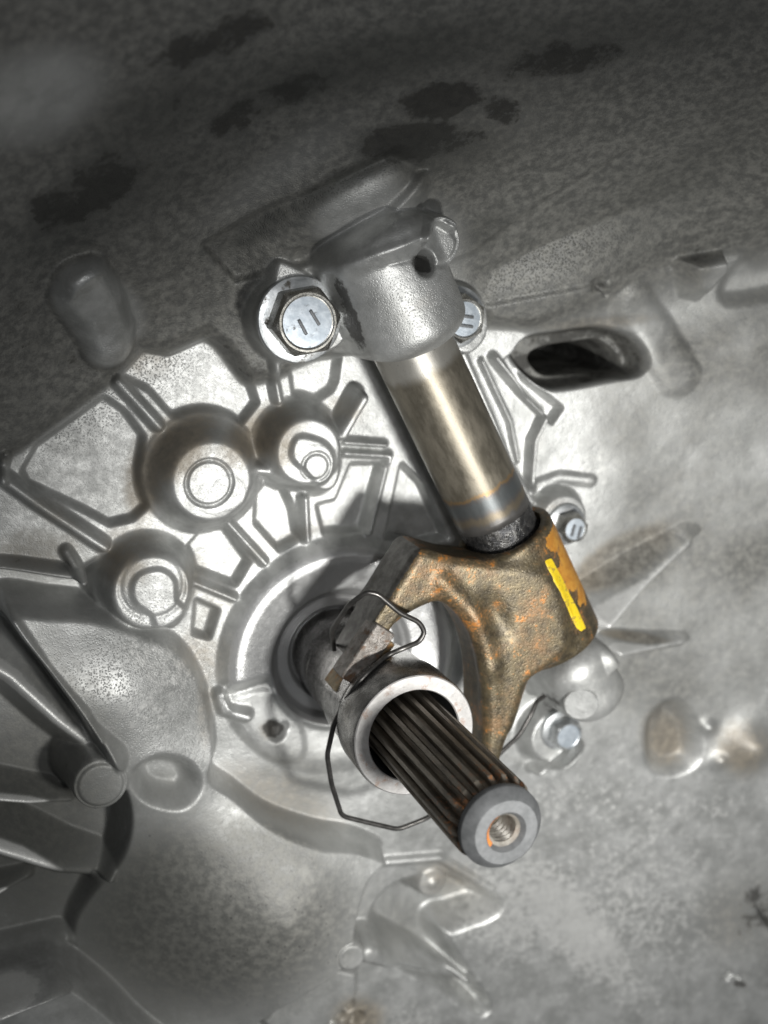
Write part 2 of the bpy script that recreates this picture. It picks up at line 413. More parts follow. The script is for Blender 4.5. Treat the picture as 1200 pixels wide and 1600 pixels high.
def boss(px, py, rt, rb, zt, name='boss', k=.12, off=(0, 0), dome=.0, par=-1):
    c = at(px, py, zt)[:2]; sl = box([c], rb * 1.5 + .4)
    d = np.hypot(GX[sl] - c[0], GY[sl] - c[1])
    t = np.clip((d - rt) / (rb - rt), 0, 1); z = zt * (1 - t * t * (3 - 2 * t)) - 6 * (d > rb) * (d - rb) + dome * np.clip(1 - (d / rt) ** 2, 0, 1)
    z = np.where(d > rb, -(d - rb) * 4 - .02, z)
    return apply(sl, smax(H[sl], z, k), name, .06, par)
def lobe(pts, zt, wdt, name, k=.12, par=-1, thr=.06):
    P = curve(W(pts, zt)); sl = box(P, wdt * 2 + .3); sd = sdpoly(GX[sl], GY[sl], P)
    t = np.clip(sd / wdt + .5, 0, 1); z = zt * (1 - t * t * (3 - 2 * t)) - 3 * np.clip(sd - wdt * .5, 0, 9)
    return apply(sl, smax(H[sl], z, k), name, thr, par)
def disc(px, py, r, h, e, base, name=None, par=-1):
    c = at(px, py, base)[:2]; sl = box([c], r + .2); d = np.hypot(GX[sl] - c[0], GY[sl] - c[1])
    return apply(sl, H[sl] + h * sstep(r + e, r - e, d), name, abs(h) * .5, par)
def groove(px, py, r, wd, h, base):
    c = at(px, py, base)[:2]; sl = box([c], r + .3); d = np.hypot(GX[sl] - c[0], GY[sl] - c[1])
    H[sl] -= h * np.exp(-((d - r) / wd) ** 2)
def blur(A, s):
    n = int(3 * s) + 1; kx = np.exp(-.5 * (np.arange(-n, n + 1) / s) ** 2); kx /= kx.sum()
    for ax in (0, 1):
        B = np.zeros_like(A)
        for i, kv in zip(range(-n, n + 1), kx): B += kv * np.roll(A, i, ax)
        A = B
    return A

# --- large surfaces
BASE = rbf([(100, 750, 0), (300, 600, 0), (300, 900, 0), (450, 800, 0), (600, 750, 0), (500, 1250, 0), (560, 950, 0), (650, 1300, 0), (720, 620, 0), (800, 700, .02), (0, 1000, 0), (0, 600, 0), (500, 500, 0),
            (900, 700, .15), (900, 900, .10), (1000, 700, .32), (1200, 700, .72), (1200, 900, .66), (1050, 900, .30), (1200, 1100, .62), (1000, 1300, .25), (1200, 1350, .65), (1200, 1600, .85), (900, 1450, .1),
            (800, 1590, 0), (1000, 1590, .4), (1080, 560, .60), (1250, 520, 1.1), (700, 1450, -.05), (600, 1590, 0), (400, 1300, 0), (300, 1500, 0), (100, 1400, 0), (100, 200, 0), (600, 200, 0), (1000, 200, .6), (1320, 1750, 1.2), (1350, 900, 1.1), (100, 1800, 0), (600, 1800, 0)])
H[:] = BASE
WALL = rbf([(0, 720, .12), (30, 705, .10), (100, 650, .12), (170, 600, .14), (218, 540, .22), (262, 547, .2), (322, 520, .24), (352, 540, .24), (394, 598, .2), (430, 480, .55), (540, 450, .7), (700, 440, .7), (800, 500, .5), (900, 490, .6), (1000, 450, .65), (1200, 390, 1.15),
            (0, 480, 1.6), (120, 450, 1.15), (220, 400, 1.35), (300, 380, 1.25), (420, 330, 1.45), (560, 250, 2.25), (470, 330, 1.75), (640, 260, 2.2), (700, 300, 1.65), (850, 350, 1.2), (1000, 280, 1.9), (1200, 220, 2.9), (0, 250, 3.2), (200, 200, 3.1),
            (300, 80, 3.7), (600, 60, 3.6), (900, 80, 3.6), (1200, 0, 4.4), (600, -120, 4.6), (0, 0, 5.0), (0, -150, 6.0), (1200, -150, 5.4), (-150, 500, 2.2), (-200, 0, 6.0), (1350, 200, 3.8)])
region('bell_wall', [(-300, 770), (0, 720), (30, 705), (62, 680), (170, 600), (190, 575), (218, 540), (262, 547), (322, 520), (352, 540), (394, 598), (430, 590), (545, 545), (640, 470), (700, 450), (760, 505), (830, 508), (900, 500), (1000, 462), (1110, 425), (1200, 400), (1400, 330), (1500, -300), (-400, -300)], WALL, .13, .25, False)
# two faces of the bell wall meeting at a slanting crease
P = W([(720, 420), (770, 400), (860, 310), (1000, 190), (1120, 60), (1500, -100), (1500, 350), (1120, 420), (980, 450), (800, 490)], 1.6); sl = box(P, .5); sd = sdpoly(GX[sl], GY[sl], P)
H[sl] -= .34 * sstep(.06, -.10, sd) * sstep(0., -1.4, sd + .0) + .07 * sstep(.05, -.05, sd)
WP = at(0, 0, 0)

# --- lower left: deep pocket with fins, and the broad shoulder beside it
region('pocket', [(-200, 890), (0, 885), (110, 905), (165, 875), (175, 940), (130, 962), (20, 962), (-200, 965)], -.45, .12, 0, False)
region('pocket', [(-250, 960), (18, 962), (90, 1050), (158, 1160), (200, 1230), (205, 1300), (185, 1370), (150, 1420), (128, 1500), (60, 1560), (-60, 1580), (-250, 1600)], -.45, .18, .2, False)
SHO = rbf([(30, 962, .80), (100, 975, .66), (170, 972, .58), (280, 1020, .42), (200, 1075, .90), (325, 1120, .42), (338, 1190, .55), (100, 1060, .95), (240, 1130, .80), (340, 1225, .52), (300, 1400, .70), (200, 1420, .15), (460, 1330, .82), (560, 1350, .75),
            (450, 1450, 1.2), (300, 1550, .30), (400, 1570, .75), (170, 1300, .42), (530, 1450, 1.0), (180, 1180, .75), (250, 1230, .75), (200, 1580, -.2), (420, 1290, .65), (300, 1700, -.1), (130, 1500, -.2)])
sho_pts = [(5, 955), (90, 958), (165, 968), (235, 995), (285, 1020), (318, 1065), (335, 1120), (342, 1180), (335, 1218), (370, 1245), (425, 1285), (500, 1312), (560, 1322), (608, 1345), (575, 1375), (556, 1420), (545, 1470), (520, 1510), (470, 1545), (410, 1600), (380, 1680), (200, 1700), (135, 1560), (120, 1490), (150, 1420), (188, 1355), (200, 1290), (185, 1225), (150, 1150), (75, 1050)]
region('shoulder', sho_pts, SHO, .10, .6)
region('lower_flange', [(-200, 1560), (0, 1545), (90, 1528), (150, 1560), (215, 1620), (300, 1720), (-200, 1720)], .75, .12, .7)
# fins in the pocket
ridge([(14, 962), (70, 1045), (130, 1110), (152, 1152)], .085, .16, .75, 'fin', (1, .8))
tent([(150, 1185), (95, 1140), (20, 1070), (-60, 1020)], .34, .40, .85, -.2, 'fin', (.85, 1.1), .10)
tent([(118, 1274), (50, 1268), (-60, 1250)], .20, .26, .70, -.3, 'fin', (.5, 1.1), .03)
tent([(146, 1387), (100, 1378), (30, 1350), (-60, 1316)], .24, .42, .85, -.3, 'fin', (.6, 1.1), .10)
tent([(50, 1402), (0, 1418), (-60, 1434)], .2, .2, .7, -.3, 'fin', (.3, 1), .03)
tent([(95, 1506), (0, 1532), (-60, 1546)], .3, .3, .7, -.3, 'fin', (.6, 1), .08)
ridge([(-60, 878), (30, 884), (125, 896)], .10, .42, -.3, 'fin', (1, 1))
ridge([(125, 896), (104, 862)], .10, .40, -.3, None, (1, .4))
# oval hollow and the pin pad beside it
P = curve(W([(208, 1205), (250, 1180), (300, 1195), (318, 1235), (290, 1268), (240, 1262), (212, 1238)], .75)); sl = box(P, .4); sd = sdpoly(GX[sl], GY[sl], P)
i = part_id('hollow'); LAB[sl][sd < 0] = i; H[sl] -= .50 * sstep(.06, -.30, sd)
ib = boss(158, 1228, .37, .50, .80, 'boss', .05)

# --- upper part of the front plate: panels, ribs and bosses
PANELS = [
 [(33, 732), (55, 694), (160, 618), (192, 640), (220, 678), (212, 730), (226, 786), (204, 806), (168, 814), (130, 793), (42, 752)],
 [(186, 585), (222, 545), (262, 552), (322, 526), (348, 548), (388, 602), (396, 626), (366, 664), (352, 678), (330, 660), (300, 650), (264, 645), (228, 605)],
 [(448, 568), (470, 560), (524, 556), (519, 592), (513, 606), (480, 628), (456, 624)],
 [(543, 722), (597, 722), (568, 824), (500, 827), (490, 785), (520, 778)],
 [(396, 770), (412, 750), (438, 760), (452, 792), (460, 836), (430, 853), (394, 812)],
 [(287, 852), (314, 822), (348, 822), (384, 872), (362, 908), (300, 885)],
 [(302, 932), (335, 947), (321, 990), (298, 984)],
 [(622, 722), (652, 752), (690, 835), (640, 846), (596, 835)],
 [(792, 548), (812, 590), (862, 632), (848, 655), (806, 615), (778, 560)],
]
for q in PANELS: panel(q, -.22, .085)
ridge([(186, 598), (250, 668)], .10, .22, 0, 'rib', flat=.2)
ridge([(2, 748), (60, 790), (165, 858)], .13, .34, 0, 'rib')
ridge([(10, 712), (2, 748)], .09, .16, 0, None)
ridge([(540, 692), (606, 697)], .07, .18); ridge([(540, 709), (613, 714), (580, 834)], .075, .21)
ridge([(478, 780), (481, 846)], .085, .21); ridge([(352, 812), (416, 882)], .085, .21); ridge([(300, 910), (369, 938)], .08, .21)
ridge([(425, 560), (438, 628)], .09, .22)
ridge([(540, 682), (572, 624)], .16, .55, 0, 'rib', (.9, 1))
ridge([(380, 733), (430, 738)], .13, .42, 0, 'rib')
ridge([(726, 556), (770, 655), (802, 735), (832, 785)], .13, .30, .02, 'rib', flat=.15)
ridge([(778, 560), (820, 612), (856, 648), (838, 690), (834, 765)], .085, .22, .05, 'rib')
ridge([(756, 565), (800, 660), (812, 722)], .05, .12, .05, None)
i1 = boss(331, 752, .54, .90, .62, 'boss', .14); lobe([(345, 735), (385, 745), (391, 785), (370, 800), (330, 812), (300, 790)], .58, .22, None, .1)
i2 = boss(482, 706, .46, .70, .66, 'boss', .12); lobe([(470, 690), (520, 690), (540, 722), (532, 762), (505, 775), (470, 752)], .62, .22, None, .1)
i3 = boss(238, 925, .52, .76, .62, 'boss', .10); lobe([(235, 905), (285, 915), (297, 955), (275, 988), (240, 978), (215, 945)], .56, .20, None, .1)

# --- collar round the input shaft
d = np.hypot(GX - SHX, GY - SHY)
ang = np.degrees(np.arctan2(GY - SHY, GX - SHX))
prof = np.interp(d, [0, .74, .78, 1.00, 1.04, 1.10, 1.16, 1.35, 1.62, 1.74, 1.82, 2.0, 2.3], [-.30, -.30, -.16, -.14, .02, .06, .16, .20, .27, .27, .22, .03, 0])
cut = sstep(-178, -168, np.where(ang > 0, ang - 360, ang)) * sstep(-18, -50, np.where(ang > 0, ang - 360, ang))  # lower left sector stays low
cut = cut * sstep(1.05, 1.25, d)
m = (d < 2.3)
ic = part_id('collar'); newH = H * sstep(1.75, 2.0, d) + prof * (1 - .72 * cut)
LAB[(d < 1.88) & ((cut < .5) | (d < 1.15))] = ic; H = np.where(m, newH, H)
ridge([(345, 1088), (352, 1112), (385, 1118)], .13, .20, 0, 'rib')
panel([(352, 1095), (440, 1080), (475, 1160), (455, 1190), (400, 1170)], .05, .14, 0, 'panel', True)
for a, b, c_, h_ in ((430, 1142, .11, -.14), (423, 1130, .07, -.1), (440, 1132, .06, -.08)): disc(a, b, c_, h_, .05, 0)

# --- upper tab on the wall, facet boss and rib near the slot
ridge([(142, 462), (166, 492), (190, 535), (196, 556)], .52, .62, 1.3, 'lug', (1, .9), wt=(1, .85))
panel([(92, 436), (138, 398), (160, 402), (158, 420), (106, 462)], .16, .16, 1.2, 'lug')
ridge([(998, 478), (1032, 522), (1066, 588)], .42, .17, .5, 'rib', (1, .4))
panel([(1106, 414), (1165, 402), (1172, 430), (1150, 470), (1130, 464)], .45, .22, 1.2, 'facet_boss')
panel([(1162, 408), (1230, 380), (1250, 440), (1150, 470)], -.2, .3, 1.1, 'hollow', True)
disc(938, 446, .10, -.14, .08, .8); ridge([(938, 446), (955, 462)], .05, -.06, .8, None)

# --- slot through the wall
so = curve(W([(818, 552), (838, 530), (872, 522), (930, 513), (972, 520), (996, 541), (1005, 566), (996, 584), (955, 594), (900, 607), (866, 609), (842, 595), (826, 575)], .33))
sl = box(so, 1.2); sd = sdpoly(GX[sl], GY[sl], so)
SLOTM = np.zeros_like(H); SLOTM[sl] = sstep(.05, -.03, sd); irim = part_id('slot_rim'); LAB[sl][sd < .06] = irim
H[sl] = np.where(sd < .12, H[sl] - .50 * sstep(.05, -.09, sd), H[sl])
si = curve(W([(846, 560), (866, 549), (905, 541), (940, 537), (962, 552), (972, 572), (962, 582), (920, 582), (886, 586), (866, 586), (852, 576)], .0))
sd2 = sdpoly(GX[sl], GY[sl], si)
H[sl] -= 2.4 * sstep(.03, -.05, sd2); LAB[sl][sd2 < .02] = part_id('slot_opening')

# --- housings of the cross shaft and the bolt lobes
def barrel(p0px, p1px, r, zc, name, k=.15, rend=.25):
    a = at(*p0px, zc)[:2]; b = at(*p1px, zc)[:2]; sl = box([a, b], r * 1.5); L = np.linalg.norm(b - a); u = (b - a) / L
    X = GX[sl] - a[0]; Y = GY[sl] - a[1]; t = X * u[0] + Y * u[1]; q = np.abs(-X * u[1] + Y * u[0])
    over = np.maximum(np.maximum(-t, t - L), 0)
    rr = r * np.sqrt(np.clip(1 - (over / rend) ** 2, 0, 1))
    z = zc + np.sqrt(np.clip(rr ** 2 - q ** 2, 0, None)); z = np.where((q < rr) & (over < rend), z, -1.0)
    z = blur(z, 2.2)
    return apply(sl, smax(H[sl], z, k), name, .06)
ih = barrel((585, 385), (637, 508), .86, ZT - .05, 'shaft_housing', .35, .45)
P = W([(330, 385), (420, 325), (500, 280), (590, 232), (650, 262), (600, 330), (500, 420), (400, 450)], 1.7); sl = box(P, .6); sd = sdpoly(GX[sl], GY[sl], P)
H[sl] -= .20 * sstep(.05, -.10, sd) * sstep(0, -.5, sd - .45)
ridge([(490, 392), (555, 348), (620, 322)], .70, .38, 1.8, None, (.4, 1.0))
ridge([(500, 405), (560, 375), (640, 345)], .18, -.12, 2.0, None)
lobe([(432, 402), (462, 408), (505, 436), (530, 478), (545, 520), (538, 545), (500, 565), (462, 574), (428, 556), (406, 520), (405, 478), (420, 440)], 1.15, .18, 'bolt_boss', .06)
lobe([(700, 440), (742, 444), (768, 480), (766, 530), (735, 560), (700, 545), (690, 490)], .80, .18, 'bolt_boss', .08)
boss(684, 378, .34, .48, 2.0, 'stub', .06)
ridge([(655, 372), (668, 348), (690, 338), (712, 352)], .10, .16, 2.0, 'stub'); disc(660, 411, .13, -.6, .06, 2.1, 'hollow')
for a, b, c_, e_ in ((645, 380, 652, 398), (596, 411, 640, 403), (700, 350, 716, 372)): ridge([(a, b), (c_, e_)], .03, -.035, 2.1, None)
il = barrel((893, 1035), (918, 1078), .62, 1.15, 'shaft_housing', .15, .45)
boss(882, 812, .38, .55, .50, 'bolt_boss', .08); boss(868, 1152, .42, .62, .40, 'bolt_boss', .1)

# --- right hand wall: fins, pockets and bumps
tent([(940, 972), (1000, 915), (1076, 850)], .62, .18, .62, -.12, 'fin', (1.1, .3), .03)
tent([(962, 1018), (1010, 1012), (1066, 1003)], .30, .12, .42, .0, 'fin', (1.1, .3), .03)
ridge([(846, 1212), (880, 1186), (908, 1160)], .10, .34, .1, 'rib', (1.1, .9))
panel([(1008, 1120), (1035, 1092), (1062, 1112), (1068, 1170), (1035, 1192), (1008, 1180)], -.30, .34, .3, 'hollow', True)
for a, b, r_, h_ in ((1115, 1142, .13, .12), (1128, 1192, .13, .12), (1172, 1165, .42, .34), (1050, 1130, .12, .10)): boss_c = at(a, b, .6)[:2]; sl = box([boss_c], r_ * 3); dd = np.hypot(GX[sl] - boss_c[0], GY[sl] - boss_c[1]); apply(sl, H[sl] + h_ * np.exp(-(dd / r_) ** 2), 'knob', h_ * .4)
panel([(1180, 1405), (1215, 1390), (1230, 1470), (1195, 1440)], -.4, .2, .9, 'hollow', True)
ridge([(838, 765), (880, 748), (925, 752)], .12, .10, .15, 'rib', (1, .7))
P = W([(820, 1190), (1100, 1450), (1250, 1600), (700, 1700), (640, 1420)], .1); sl = box(P, .5); sd = sdpoly(GX[sl], GY[sl], P); H[sl] -= .03 * sstep(.12, -.12, sd)

# --- bottom centre: triangular pocket with two ridges and a pin pad
panel([(612, 1360), (690, 1354), (752, 1392), (700, 1418), (668, 1432), (700, 1492), (736, 1548), (660, 1500), (600, 1465), (572, 1430), (574, 1395)], -.62, .40, 0, 'pocket', True)
ridge([(575, 1490), (640, 1514), (744, 1562)], .34, .60, -.1, 'fin', (1, .7), wt=(1.0, .42))
ridge([(606, 1350), (690, 1344), (772, 1396)], .10, .10, 0, None)
boss(677, 1381, .12, .26, .02, 'knob', .06, dome=.05)
boss(550, 1498, .25, .31, 1.0, 'boss', .04)
panel([(410, 1600), (440, 1560), (525, 1512), (560, 1520), (560, 1560), (500, 1620), (470, 1660)], .25, .16, 0, 'lower_flange')
for a, b in ((530, 1585), (545, 1570), (560, 1590), (520, 1600), (552, 1600)): disc(a, b, .09, -.14, .06, 0)
for a, b in ((1155, 1535), (1165, 1540), (1150, 1542)): disc(a, b, .035, -.12, .02, .9)

H = blur(H, .9)
# --- crisp details after the fillets
groove(327, 755, .33, .022, .055, .62)
def label_disc(px, py, r, z, par):
    c = at(px, py, z)[:2]; sl = box([c], r + .1); dd = np.hypot(GX[sl] - c[0], GY[sl] - c[1]); LAB[sl][dd < r] = part_id('pin_mark', par)
label_disc(327, 755, .32, .62, i1)
P = curve(W([(470, 680), (505, 690), (520, 715), (512, 748), (495, 755), (474, 735), (455, 715), (456, 692)], .66)); sl = box(P, .3); sd = sdpoly(GX[sl], GY[sl], P); H[sl] += .07 * sstep(.05, -.05, sd); LAB[sl][sd < 0] = part_id('pin_mark', i2); groove(493, 728, .20, .025, .03, .7)
P = curve(W([(218, 895), (250, 888), (272, 905), (275, 935), (290, 955), (272, 980), (245, 980), (235, 960), (210, 940), (205, 915)], .62)); sl = box(P, .3); sd = sdpoly(GX[sl], GY[sl], P); H[sl] += .07 * sstep(.05, -.05, sd); LAB[sl][sd < 0] = part_id('pin_mark', i3)
groove(238, 915, .46, .04, .02, .62)
groove(158, 1228, .345, .025, .05, .80); groove(550, 1498, .235, .02, .04, 1.0); groove(684, 378, .30, .03, .05, 2.0)
dd = np.hypot(GX - SHX, GY - SHY)
H += np.where(dd < 1.05, .006 * np.sin(dd * 140), 0)
# cast skin: waviness and grain of the surface itself
H += .034 * fbm(GX, GY, .8, 11, 2) * (dd > 1.1) + .004 * fbm(GX, GY, 5, 21, 3) * (dd > 1.1)

# --- stains, pits and painted-in shade at lower left and slot, fixed to the surface
VX = np.stack([GX, GY, H], -1) - CAM
cam_c = VX @ R
PXX = 600 + FPX * cam_c[..., 0] / cam_c[..., 2]; PYY = 800 + FPX * cam_c[..., 1] / cam_c[..., 2]
def blot(lst):
    o = np.zeros_like(GX)
    for cx, cy, rx, ry, rot, a in lst:
        c, s = math.cos(math.radians(rot)), math.sin(math.radians(rot)); X = PXX - cx; Y = PYY - cy
        u = (X * c + Y * s) / rx; v = (-X * s + Y * c) / ry
        o = np.maximum(o, a * np.exp(-(u * u + v * v) ** 1.5))
    return o
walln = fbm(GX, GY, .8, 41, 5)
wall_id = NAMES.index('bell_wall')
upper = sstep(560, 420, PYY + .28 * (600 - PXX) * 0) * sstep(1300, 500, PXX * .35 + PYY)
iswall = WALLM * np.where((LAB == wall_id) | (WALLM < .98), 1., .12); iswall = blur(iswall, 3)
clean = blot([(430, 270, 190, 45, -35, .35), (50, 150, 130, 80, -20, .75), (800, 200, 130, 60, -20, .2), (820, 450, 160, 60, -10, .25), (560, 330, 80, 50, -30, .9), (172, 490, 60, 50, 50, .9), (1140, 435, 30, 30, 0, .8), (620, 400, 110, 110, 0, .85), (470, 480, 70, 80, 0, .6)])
grime_shade = np.clip(iswall * 1.0, 0, 1) * (1 - clean)
oil_shade = iswall * np.clip(.12 + .45 * walln, 0, .4) * (1 - clean)
oil_shade = np.maximum(oil_shade, blot([(690, 160, 70, 30, -10, 1.1), (800, 178, 60, 30, 15, 1.05), (650, 222, 130, 40, -5, 1.0), (730, 215, 60, 20, 0, .9), (400, 170, 130, 36, -25, .75), (330, 60, 140, 40, -20, .7), (130, 300, 120, 50, -30, .8), (880, 90, 140, 36, -10, .7), (560, 262, 130, 26, -30, .6), (420, 200, 60, 30, -30, .5), (300, 470, 60, 50, 20, .35), (395, 560, 40, 70, 20, .6)]) * iswall)
oil_shade = np.maximum(oil_shade, blot([(658, 411, 22, 16, 40, 1.2), (425, 1138, 18, 15, 20, 1), (545, 490, 14, 70, -20, .9), (1155, 1537, 14, 8, 20, .8), (855, 1095, 36, 22, 50, .55), (1185, 1420, 40, 50, 20, .6), (940, 446, 16, 10, 0, .8)]))  # black dirt and damage; stub hole and hollows painted dark
brown = blot([(275, 700, 90, 50, -45, .9), (228, 745, 36, 80, 10, .85), (405, 680, 80, 44, -30, .85), (190, 880, 50, 50, 0, .7), (300, 905, 26, 60, 20, .5), (440, 690, 30, 50, 0, .7), (700, 1380, 70, 34, 10, .5), (440, 1245, 120, 44, 25, .55), (320, 1090, 20, 90, 0, .5), (80, 800, 60, 20, 30, .5), (540, 640, 40, 30, 0, .5), (840, 700, 20, 50, 10, .3), (860, 790, 40, 20, 0, .4), (420, 650, 50, 30, 0, .5), (210, 850, 60, 50, 0, .5), (330, 950, 40, 60, 30, .4), (320, 1020, 60, 60, 30, .5), (400, 860, 60, 30, -40, .35), (450, 840, 120, 14, -20, .4),
              (972, 872, 95, 34, -30, 1.3), (990, 995, 60, 10, 8, 1.0), (300, 520, 90, 16, -20, .5), (1000, 995, 45, 10, 10, .5), (1040, 1150, 42, 55, 0, .85), (1160, 1170, 50, 50, 0, .8), (700, 1370, 60, 30, 10, .6), (560, 1590, 50, 40, 0, .8), (1130, 1440, 70, 60, 30, .35), (930, 505, 110, 14, -5, .6), (230, 560, 60, 40, 0, .45),
              (740, 250, 120, 60, -20, .5), (1000, 350, 200, 80, -20, .35), (650, 480, 60, 20, -30, .3), (1100, 430, 60, 30, 0, .3), (60, 860, 100, 40, 0, .5), (420, 1140, 20, 18, 0, .6)])
grime_shade = np.maximum(grime_shade, blot([(1165, 1420, 90, 90, 20, .5), (60, 1250, 160, 260, 0, .8)]))  # left pocket: its shade painted as a grey film
grime_shade = np.maximum(grime_shade, (.62 + .5 * walln) * sstep(840, 1000, PXX) * sstep(1260, 1000, PYY) * (1 - iswall) )
pits = blot([(400, 1450, 150, 110, 0, 1), (250, 1310, 40, 30, 0, .6), (800, 1450, 120, 90, 0, .5), (380, 600, 40, 40, 0, .2), (470, 860, 60, 20, -40, .4)])
grime_shade = np.maximum(grime_shade, blot([(255, 1228, 50, 36, 0, .5), (330, 1430, 250, 170, 0, 1.0), (420, 1330, 130, 60, 20, .8), (240, 1300, 90, 60, 0, .4), (470, 1200, 90, 50, 30, .5), (420, 1280, 120, 40, 25, .5), (620, 1440, 60, 50, 40, .5), (60, 880, 90, 60, 0, .5)]))  # shade painted over the dome, oval hollow and lower pockets
grime_shade = np.maximum(grime_shade, SLOTM); oil_shade = np.maximum(oil_shade - 1.5 * clean * iswall, .55 * SLOTM)  # slot ledge: shade painted in as a dark film
shade_film = blot([(40, 1380, 330, 260, 10, .72), (240, 1470, 200, 150, 10, .5), (370, 1540, 150, 80, 0, .4), (180, 1560, 220, 90, 0, .55), (190, 1330, 110, 130, 0, .55), (110, 740, 200, 130, -30, .46), (240, 930, 120, 100, 0, .30), (330, 700, 150, 150, 0, .20),  # shade of lower left and left panels put into the colour
              (540, 285, 120, 22, -30, .75), (400, 360, 90, 26, -30, .6), (150, 320, 260, 70, -28, .5), (560, 100, 330, 60, -12, .6), (250, 180, 200, 70, -30, .55), (680, 240, 130, 50, -10, .5), (900, 60, 300, 60, -8, .45), (760, 360, 60, 30, -40, .5), (1050, 300, 200, 60, -35, .35), (1180, 415, 40, 18, -15, .4)])  # wall ledge shadow line painted in, plus uneven dirt on the upper wall
worn = blot([(430, 275, 120, 26, -32, .5), (890, 1440, 150, 60, 45, .95), (790, 1420, 90, 80, 0, .8), (1000, 1400, 160, 120, 30, .5), (860, 1250, 60, 60, 0, .5), (1080, 1260, 90, 30, 0, .4), (640, 1590, 80, 30, 0, .5), (930, 730, 60, 40, 0, .4), (960, 1520, 120, 40, 40, .5), (1000, 1290, 160, 60, 30, .35), (250, 1040, 70, 40, 40, .6), (230, 1110, 60, 40, 40, .4), (720, 1540, 40, 30, 0, .5), (480, 1370, 12, 40, -10, .8)])
mach = ((dd > .7) & (dd < 1.12)) * 1.0 + ((dd >= 1.12) & (dd < 1.85)) * .7 * (1 - cut)
grain = .9 * blot([(240, 1080, 130, 90, 50, 1), (150, 600, 160, 60, -30, .7), (880, 420, 200, 70, -10, .8), (300, 400, 160, 80, 0, .7), (420, 330, 100, 40, -30, .8)]) + .15 * iswall

worn = np.maximum(worn, 1.3 * CREST); brown = brown * (1 - CREST); grime_shade = grime_shade * (1 - CREST); shade_film = shade_film * (1 - .7 * CREST)
# --- mesh parts
vis = (PXX > -260) & (PXX < 1460) & (PYY > -260) & (PYY < 1860)
q = vis[:-1, :-1] & vis[1:, :-1] & vis[:-1, 1:] & vis[1:, 1:]
ql = LAB[:-1, :-1]
HX, HY = np.gradient(H, DX); NRM = np.stack([-HX, -HY, np.ones_like(H)], -1); NRM /= np.linalg.norm(NRM, axis=-1)[..., None]
idx = np.arange(GX.size).reshape(GX.shape)
casing = root('gearbox_casing', (0, 0, 0), 'grey cast aluminium inside of a bell housing with ribs and bosses, filling the picture', 'gearbox casing')
VALL = np.stack([GX, GY, H], -1).reshape(-1, 3); NALL = NRM.reshape(-1, 3)
OBJ = {}
for li in range(len(NAMES)):
    sel = q & (ql == li)
    nf = int(sel.sum())
    if nf < 12: continue
    a = idx[:-1, :-1][sel]; b = idx[1:, :-1][sel]; c = idx[1:, 1:][sel]; e = idx[:-1, 1:][sel]
    f = np.stack([a, b, c, e], 1); used, inv = np.unique(f, return_inverse=True); inv = inv.reshape(-1)
    me = bpy.data.meshes.new(NAMES[li]); me.vertices.add(len(used)); me.loops.add(nf * 4); me.polygons.add(nf)
    me.vertices.foreach_set('co', VALL[used].astype(np.float32).ravel()); me.loops.foreach_set('vertex_index', inv.astype(np.int32))
    me.polygons.foreach_set('loop_start', np.arange(0, nf * 4, 4, dtype=np.int32)); me.polygons.foreach_set('loop_total', np.full(nf, 4, np.int32)) if bpy.app.version < (4, 1, 0) else None
    me.update(calc_edges=True); me.polygons.foreach_set('use_smooth', np.ones(nf, bool))
    for an, arr in (('grime_shade', grime_shade), ('brown', brown), ('pits', pits), ('grain', grain), ('oil_shade', oil_shade), ('worn', worn), ('shade_film', shade_film), ('mach', mach)):
        at_ = me.attributes.new(an, 'FLOAT', 'POINT'); at_.data.foreach_set('value', arr.reshape(-1)[used].astype(np.float32))
    me.normals_split_custom_set_from_vertices(NALL[used].tolist())
    me.materials.append(M['cast'])
    o = bpy.data.objects.new(NAMES[li], me); COL.objects.link(o); OBJ[li] = o
for li, o in OBJ.items():
    o.parent = OBJ.get(PARENTS[li], casing); PW[o.name] = (0., 0., 0.)

def hit_h(px, py):
    d_ = ray(px, py)
    for t in np.arange(12, 26, .01):
        p = CAM + d_ * t; i = int(round((p[0] - gx[0]) / DX)); j = int(round((p[1] - gy[0]) / DX))
        if 0 <= i < len(gx) and 0 <= j < len(gy) and p[2] < H[i, j]: return p, NRM[i, j]

# ------------------------------------------------------------------ input shaft
SH = np.array([SHX, SHY, 0.])
shaft = root('input_shaft', (SHX, SHY, 0), 'dark oily splined input shaft sticking out of the hollow steel sleeve', 'shaft')
ROOTR, TIPR, NT_, ZE = .462, .555, 19, 5.80
def spline_ring(tip, rootr, z):
    V = []
    for k in range(NT_):
        for fr, rr in ((-.46, 0), (-.30, 0), (-.17, 1), (-.06, 1), (.06, 1), (.17, 1), (.30, 0), (.46, 0)):
            a = 2 * math.pi * (k + fr) / NT_; r = rootr + (tip - rootr) * rr
            V.append((r * math.cos(a), r * math.sin(a), z))
    return V
nn = NT_ * 8; V = []; Fc = []
rings = [(TIPR, ROOTR, .3), (TIPR, ROOTR, 2), (TIPR, ROOTR, 4), (TIPR, ROOTR, ZE - .20), (TIPR - .004, ROOTR, ZE - .13), (ROOTR + .045, ROOTR - .005, ZE - .02), (ROOTR - .03, ROOTR - .03, ZE), (ROOTR - .03, ROOTR - .03, ZE + .03)]
for t, r_, z in rings: V += spline_ring(t, r_, z)
for i in range(len(rings) - 1):
    for k in range(nn):
        k2 = (k + 1) % nn; Fc.append((i * nn + k, i * nn + k2, (i + 1) * nn + k2, (i + 1) * nn + k))
o = mesh_obj('splined_body', V, Fc, M['spline'], shaft, False, frame(SH, (0, 0, 1)))
